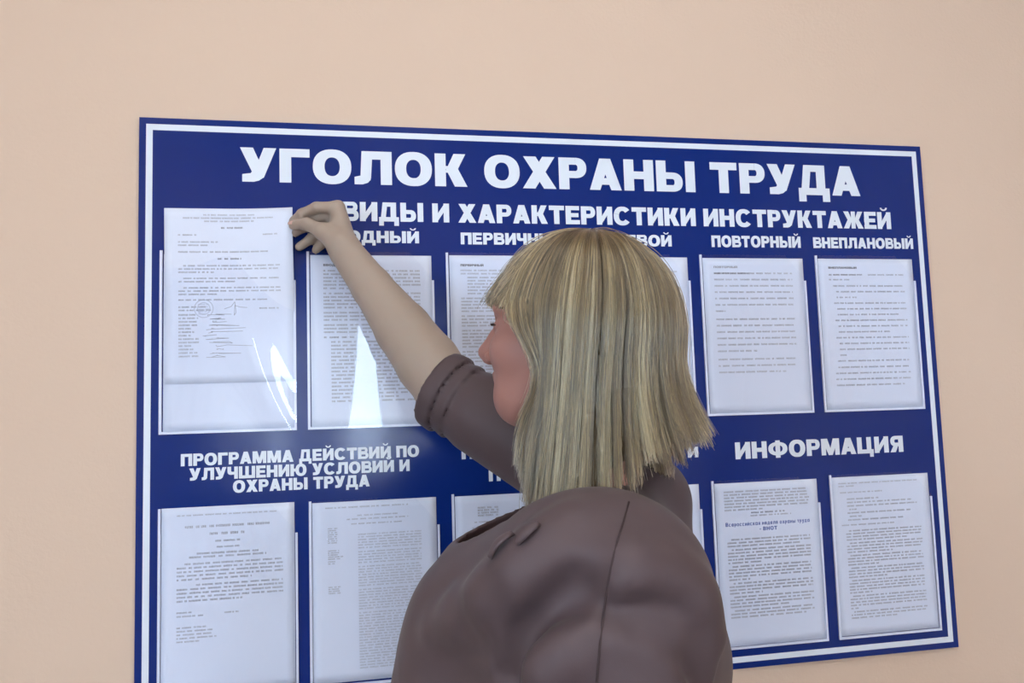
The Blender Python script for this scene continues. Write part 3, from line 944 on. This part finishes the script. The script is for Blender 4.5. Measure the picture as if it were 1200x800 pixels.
# folds: raised ridges and pressed hollows
def ridge(p, r, k=.02): df.chain(p, r, k)
def hollow(p, r, k=.02): df.chain(p, r, k, 's')
def surf(u, v):
    """first point of the cloth along the sight line through a measured photo point"""
    d = C_F + C_R*(u-600)/FPX - C_U*(v-400)/FPX; d = d/np.linalg.norm(d)
    t = .45
    ok = False
    for _ in range(500):
        p = CAM+d*t; i = np.floor((p-df.lo)/df.h).astype(int)
        if (i < 0).any() or (i >= df.n).any(): t += .006; continue
        q = float(df.D[tuple(i)])
        if q < .0005: ok = True; break
        t += max(.0012, min(q*.7, .02))
        if t > 1.5: break
    return (p, d) if ok else None
def fold(pts, r, rise, k, op='u'):
    """a soft crease along measured points; rise = how far its axis stands out of the cloth"""
    P = []
    for u, v in pts:
        h = surf(u, v)
        if h is None: continue
        p, d = h
        P.append(p-d*rise)
    R = [r*(.45+.55*math.sin(math.pi*(i+.35)/(len(pts)-.3))) for i in range(len(P))]
    for i in range(len(P)-1): df.cone(P[i], P[i+1], R[i], R[i+1], k, op)
# hollows first, then the rolls of cloth beside them
HOL = [([(704, 672), (672, 690), (640, 714), (614, 748), (600, 800)], .016, .006, .022),
       ([(722, 722), (748, 716), (775, 715), (800, 726), (818, 752), (829, 800)], .017, .008, .020)]
HOLP = [([q for q in (surf(u, v) for u, v in a) if q], r, o_, k) for a, r, o_, k in HOL]
HOLP = [(a, r*1.35, o_*.45, k*.8) for a, r, o_, k in HOLP]
for P_, r, o_, k in HOLP:
    n = len(P_)
    R_ = [r*(.5+.5*math.sin(math.pi*(i+.4)/(n-.2))) for i in range(n)]
    Q = [p-d*o_ for p, d in P_]
    for i in range(n-1): df.cone(Q[i], Q[i+1], R_[i], R_[i+1], k, 's')
fold([(668, 612), (640, 640), (610, 668), (578, 696), (545, 720), (515, 738)], .016, -.011, .030)
fold([(690, 748), (668, 764), (645, 784), (632, 806)], .018, -.010, .020)
fold([(705, 655), (738, 668), (775, 680), (808, 702), (832, 745)], .019, -.012, .026)
fold([(725, 742), (750, 738), (775, 740), (800, 752), (814, 785)], .017, -.010, .020)
SEAM = [q for q in (surf(u, v) for u, v in ((737, 588), (731, 610), (724, 632), (718, 655), (713, 680), (709, 705), (706, 730), (703, 755), (701, 780), (699, 805), (697, 830))) if q]

# neck opening and hollow inside
shell = np.maximum(df.D, -(df.D+.007))
df.D = shell
df.cone(NK-V3(0, 0, .03), NK+V3(.01, .01, .22), .074, .12, .004, 's')
_a, _b, _c = un(562, 616, -.470), un(640, 604, -.600), V3(.672, -.52, 1.428)
PN = nrm(np.cross(_b-_a, _c-_a)); PN = PN if PN[2] > 0 else -PN
def above(X, Y, Z):
    pl = (X-_a[0])*PN[0]+(Y-_a[1])*PN[1]+(Z-_a[2])*PN[2]
    cy = np.sqrt((X-NK[0])**2+(Y-NK[1])**2)-.135
    return np.maximum(-pl, cy)
df.put(NK-.15, NK+V3(.15, .15, .12), above, .003, 's')
df.cone(EL-ua*.035, EL-ua*.20, .0535, .060, .0, 's')
r_ = df.box((-9, -9, 0), (9, 9, .515)); df.D[r_[0]] = np.maximum(df.D[r_[0]], .52-r_[1][2])
Vd, Fd = df.mesh(smooth=5)
dress = fast_obj('dress', Vd, Fd, M_dress, person)
dress['label'] = 'mauve cloth dress with rolled sleeves'
def tube(name, P, r, m, parent, n=6):
    V = []; Fc = []
    for i, p in enumerate(P):
        t = nrm(P[min(i+1, len(P)-1)]-P[max(i-1, 0)]); a = nrm(np.cross(t, V3(.3, .9, .2))); b_ = np.cross(t, a)
        rr = r[i] if hasattr(r, '__len__') else r
        for k in range(n): V.append(p+rr*(a*math.cos(2*math.pi*k/n)+b_*math.sin(2*math.pi*k/n)))
    for i in range(len(P)-1):
        for k in range(n): Fc.append((i*n+k, i*n+(k+1) % n, (i+1)*n+(k+1) % n, (i+1)*n+k))
    Fc.append(tuple(range(n))[::-1]); Fc.append(tuple(range((len(P)-1)*n, len(P)*n)))
    o = obj(name, V, Fc, m, parent, smooth=True); o.location = -Vector(person.location) if parent is person else Vector((0, 0, 0))
    return o
from mathutils.bvhtree import BVHTree
_bv = BVHTree.FromPolygons([tuple(v) for v in Vd], [tuple(int(i) for i in f) for f in Fd])
SP = []
for p, d in SEAM:
    hit = _bv.ray_cast(Vector(p-d*.2), Vector(d))
    if hit[0] is not None: SP.append(np.array(hit[0])-d*.0009)
tube('shoulder_seam', SP, .0010, M_dark, dress)
del df, shell

# two little leaf shaped ends of the collar tie
for (u, v, rot, L) in ((589, 640, .25, .030), (620, 626, .55, .026)):
    hit = None
    d = C_F + C_R*(u-600)/FPX - C_U*(v-400)/FPX; d = d/np.linalg.norm(d)
    hit = _bv.ray_cast(Vector(CAM+d*.3), Vector(d))
    if hit[0] is None: continue
    c = np.array(hit[0]); n_ = np.array(hit[1]); n_ = n_ if n_@d < 0 else -n_
    up_ = nrm(UP-n_*(UP@n_)); sd_ = np.cross(n_, up_); ax_ = up_*math.cos(rot)-sd_*math.sin(rot); sd_ = np.cross(n_, ax_)
    V = []; Fc = []
    for i in range(9):
        t = i/8; w = .0062*math.sin(math.pi*min(1, t*.96+.02))**.7+.0004
        for k in range(8):
            a = 2*math.pi*k/8
            V.append(c+ax_*(t-.5)*L+sd_*w*math.cos(a)+n_*(.0015+.004*math.sin(math.pi*t)+.0028*math.sin(a)))
    for i in range(8):
        for k in range(8): Fc.append((i*8+k, i*8+(k+1) % 8, (i+1)*8+(k+1) % 8, (i+1)*8+k))
    Fc.append(tuple(range(8))[::-1]); Fc.append(tuple(range(64, 72)))
    obj('collar_tie', V, Fc, M_dress, dress, smooth=True)

# ---------- shoes
for s in (-1, 1):
    sf = Field(T(.02, s*.09, -.003)-V3(.16, .16, 0), T(.02, s*.09, .11)+V3(.16, .16, 0), .004)
    sf.cone(T(-.035, s*.085, .045), T(.02, s*.088, .042), .043, .043, 0); sf.cone(T(.02, s*.088, .042), T(.135, s*.10, .030), .043, .030, .01)
    sf.cone(T(-.02, s*.085, .09), T(-.02, s*.085, .20), .05, .06, .004, 's')
    r_ = sf.box((-9, -9, -9), (9, 9, .006)); sf.D[r_[0]] = np.maximum(sf.D[r_[0]], .002-r_[1][2])
    V, Fc = sf.mesh(); fast_obj('shoe', V, Fc, M_shoe, person)

# ---------- hair
HX = H(-.016, 0, 0)
def hair_R(a):                                  # horizontal radius at the widest of the skull
    c, s = math.cos(a), math.sin(a)
    rf = .122 if c > 0 else .128
    return 1/math.sqrt((c/rf)**2+(s/.104)**2)
def smst(x, a, b): t = min(1, max(0, (x-a)/(b-a))); return t*t*(3-2*t)
def hair_end(a):                                # lower end of the hair (height in the head frame)
    d = abs(math.degrees(a))
    back = -.150-.086*smst(d, 52, 104)+.130*smst(d, 92, 172)+.006*math.sin(a*23)+.004*math.sin(a*41)
    return .028-.012*math.cos(3*a)*0+(back-.028)*smst(d, 47, 60)
def hair_flare(a):
    d = abs(math.degrees(a))
    return -.17+.42*smst(d, 52, 120)+.02*smst(d, 120, 165)
TOP = .130
def hair_pt(a, t, lam, zend=None):
    """a azimuth (0 front, + towards the camera side), t 0 crown .. 1 tip, lam 0 scalp .. 1 outer surface"""
    z1 = hair_end(a) if zend is None else zend
    zt = TOP*(1-.10*(1-lam)); R = hair_R(a)*(.86+.14*lam)
    L0 = .5*math.pi*.5*(zt+R); L1 = max(0, -z1)
    if z1 > 0:
        ang = t*math.acos(max(-1, min(1, 1-(zt-z1)/zt*1.0)))if False else t*(math.pi/2-math.asin(z1/zt))
        r, z = R*math.sin(ang)**.86 if ang > 0 else 0, zt*math.cos(ang)
    else:
        d = t*(L0+L1)
        if d < L0:
            ang = d/L0*math.pi/2; r, z = R*(math.sin(ang)**.86 if ang > 0 else 0), zt*math.cos(ang)
        else:
            u = (d-L0)/max(L1, 1e-6); z = -(d-L0)
            r = R*(1+hair_flare(a)*(u**1.25)-.05*math.sin(math.pi*u))
    dd = math.degrees(a)
    # locks beside the face sweep back at cheek height and forward again at the tips
    sweep = 0
    if 40 < abs(dd) < 110 and z < .02:
        w = 1-smst(abs(dd), 58, 88)
        sweep = w*(math.radians(20)*math.exp(-((z+.055)/.050)**2) + math.radians(4)*smst(-z, .10, .20))
    aa = a+math.copysign(sweep, a)
    lean = .012*smst(-z, .05, .22)
    f, s = r*math.cos(aa), r*math.sin(aa)
    P = HX+Fh*f+Sh*s+Uh*z
    return P

M_hair = bpy.data.materials.new('blond_hair'); M_hair.use_nodes = True
nt = M_hair.node_tree; nt.nodes.remove(nt.nodes['Principled BSDF'])
pb = nt.nodes.new('ShaderNodeBsdfHairPrincipled'); pb.parametrization = 'COLOR'
cr = nt.nodes.new('ShaderNodeValToRGB')
els = cr.color_ramp.elements
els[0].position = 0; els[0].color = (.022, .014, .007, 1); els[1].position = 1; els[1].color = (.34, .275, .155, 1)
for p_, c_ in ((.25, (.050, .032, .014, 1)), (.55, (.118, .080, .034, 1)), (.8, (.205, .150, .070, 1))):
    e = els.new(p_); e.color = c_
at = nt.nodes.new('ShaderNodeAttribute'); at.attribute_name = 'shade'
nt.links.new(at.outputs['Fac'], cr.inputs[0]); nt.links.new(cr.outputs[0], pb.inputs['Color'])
pb.inputs['Roughness'].default_value = .24; pb.inputs['Radial Roughness'].default_value = .5
hb = nt.nodes.new('ShaderNodeBsdfHair'); hb.component = 'Reflection'; hb.inputs['Color'].default_value = (.60, .66, .62, 1)
hb.inputs['RoughnessU'].default_value = .09; hb.inputs['RoughnessV'].default_value = .9; hb.inputs['Offset'].default_value = 0
mh = nt.nodes.new('ShaderNodeMixShader'); mh.inputs[0].default_value = .085
nt.links.new(pb.outputs[0], mh.inputs[1]); nt.links.new(hb.outputs[0], mh.inputs[2])
nt.links.new(mh.outputs[0], nt.nodes['Material Output'].inputs[0])
M_hcap = mat('hair_underlayer', (.07, .05, .026), .6, .3)

NA, NT = 96, 26
V = []; Fc = []
for lam in (.45, .05):
    for i in range(NA):
        a = -math.pi+2*math.pi*i/NA
        for j in range(NT+1): V.append(hair_pt(a, .93*j/NT, lam))
for q in (0, 1):
    o_ = q*NA*(NT+1)
    for i in range(NA):
        for j in range(NT):
            p0 = o_+i*(NT+1)+j; p1 = o_+((i+1) % NA)*(NT+1)+j
            f = (p0, p0+1, p1+1, p1)
            Fc.append(f if q == 0 else f[::-1])
for i in range(NA):
    p0 = i*(NT+1)+NT; p1 = ((i+1) % NA)*(NT+1)+NT; k_ = NA*(NT+1)
    Fc.append((p0, p0+k_, p1+k_, p1))
hair = obj('hair', V, Fc, M_hcap, person, smooth=True); hair.location = -Vector(person.location)
hair['label'] = 'blond streaked bob haircut'

hr = np.random.default_rng(11)
NS, NP = 15000, 18
pshade = np.empty((NS, NP), np.float32); pos = np.empty((NS, NP, 3), np.float32); rad = np.empty((NS, NP), np.float32); shade = np.empty(NS, np.float32)
NCL = 420
clA = hr.uniform(-math.pi, math.pi, NCL); clS = np.clip(hr.normal(.48, .28, NCL), 0, 1); clW = hr.normal(0, 1, (NCL, 3))
order = np.argsort(clA); clA = clA[order]; clS = clS[order]; clW = clW[order]
for n_ in range(NS):
    a = hr.uniform(-math.pi, math.pi)
    ci = min(NCL-1, int(np.searchsorted(clA, a)))
    da_ = (clA[ci]-a)
    lam = hr.uniform(.40, .98)**.8+.05*clW[ci][1]*.6
    t0 = max(0.0, hr.uniform(-.35, .55)) if abs(math.degrees(a)) > 47 else max(.0, hr.uniform(-.3, .4))
    t1 = 1.01-abs(hr.normal(0, .035)) - (.0 if hr.random() < .75 else hr.uniform(0, .16))
    dev = hr.normal(0, 1, 3)*.0012+clW[ci]*.0022
    flick = hr.normal(.002, .010); wa = hr.normal(0, .0011, 3); wp = hr.uniform(0, 6.28); wf = hr.uniform(5, 11)
    for k in range(NP):
        u = k/(NP-1); t = t0+(t1-t0)*u
        ll = lam*min(1, u*5+.0) if t0 > .05 else lam
        aa = a+.62*da_*u**.8
        P = hair_pt(aa, t, ll+clW[ci][0]*.05*u)
        P = P+dev*u**1.5+wa*math.sin(wp+wf*u)*min(1, u*3)+nrm(P-HX)*flick*max(0, u-.75)*2
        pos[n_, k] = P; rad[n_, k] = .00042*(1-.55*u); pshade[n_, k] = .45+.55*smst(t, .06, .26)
    shade[n_] = np.clip(clS[ci]+hr.normal(0, .26), 0, 1)
# a few loose flyaway hairs
for n_ in range(0, NS, 55):
    amp = hr.normal(0, .006, 3); ph = hr.uniform(0, 6)
    for k in range(NP):
        u = k/(NP-1); pos[n_, k] += amp*math.sin(ph+u*4)*u + nrm(pos[n_, k]-HX)*.004
hc = bpy.data.hair_curves.new('hair_strands')
hc.add_curves([NP]*NS)
hc.points.foreach_set('position', pos.ravel()) if hasattr(hc.points[0], 'position') else None
ra = hc.attributes.get('radius') or hc.attributes.new('radius', 'FLOAT', 'POINT'); ra.data.foreach_set('value', rad.ravel())
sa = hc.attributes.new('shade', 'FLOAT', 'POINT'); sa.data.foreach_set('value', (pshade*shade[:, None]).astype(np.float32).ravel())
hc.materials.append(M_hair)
ho = bpy.data.objects.new('hair_strands', hc); COL.objects.link(ho); ho.parent = hair
ho['kind'] = 'stuff'
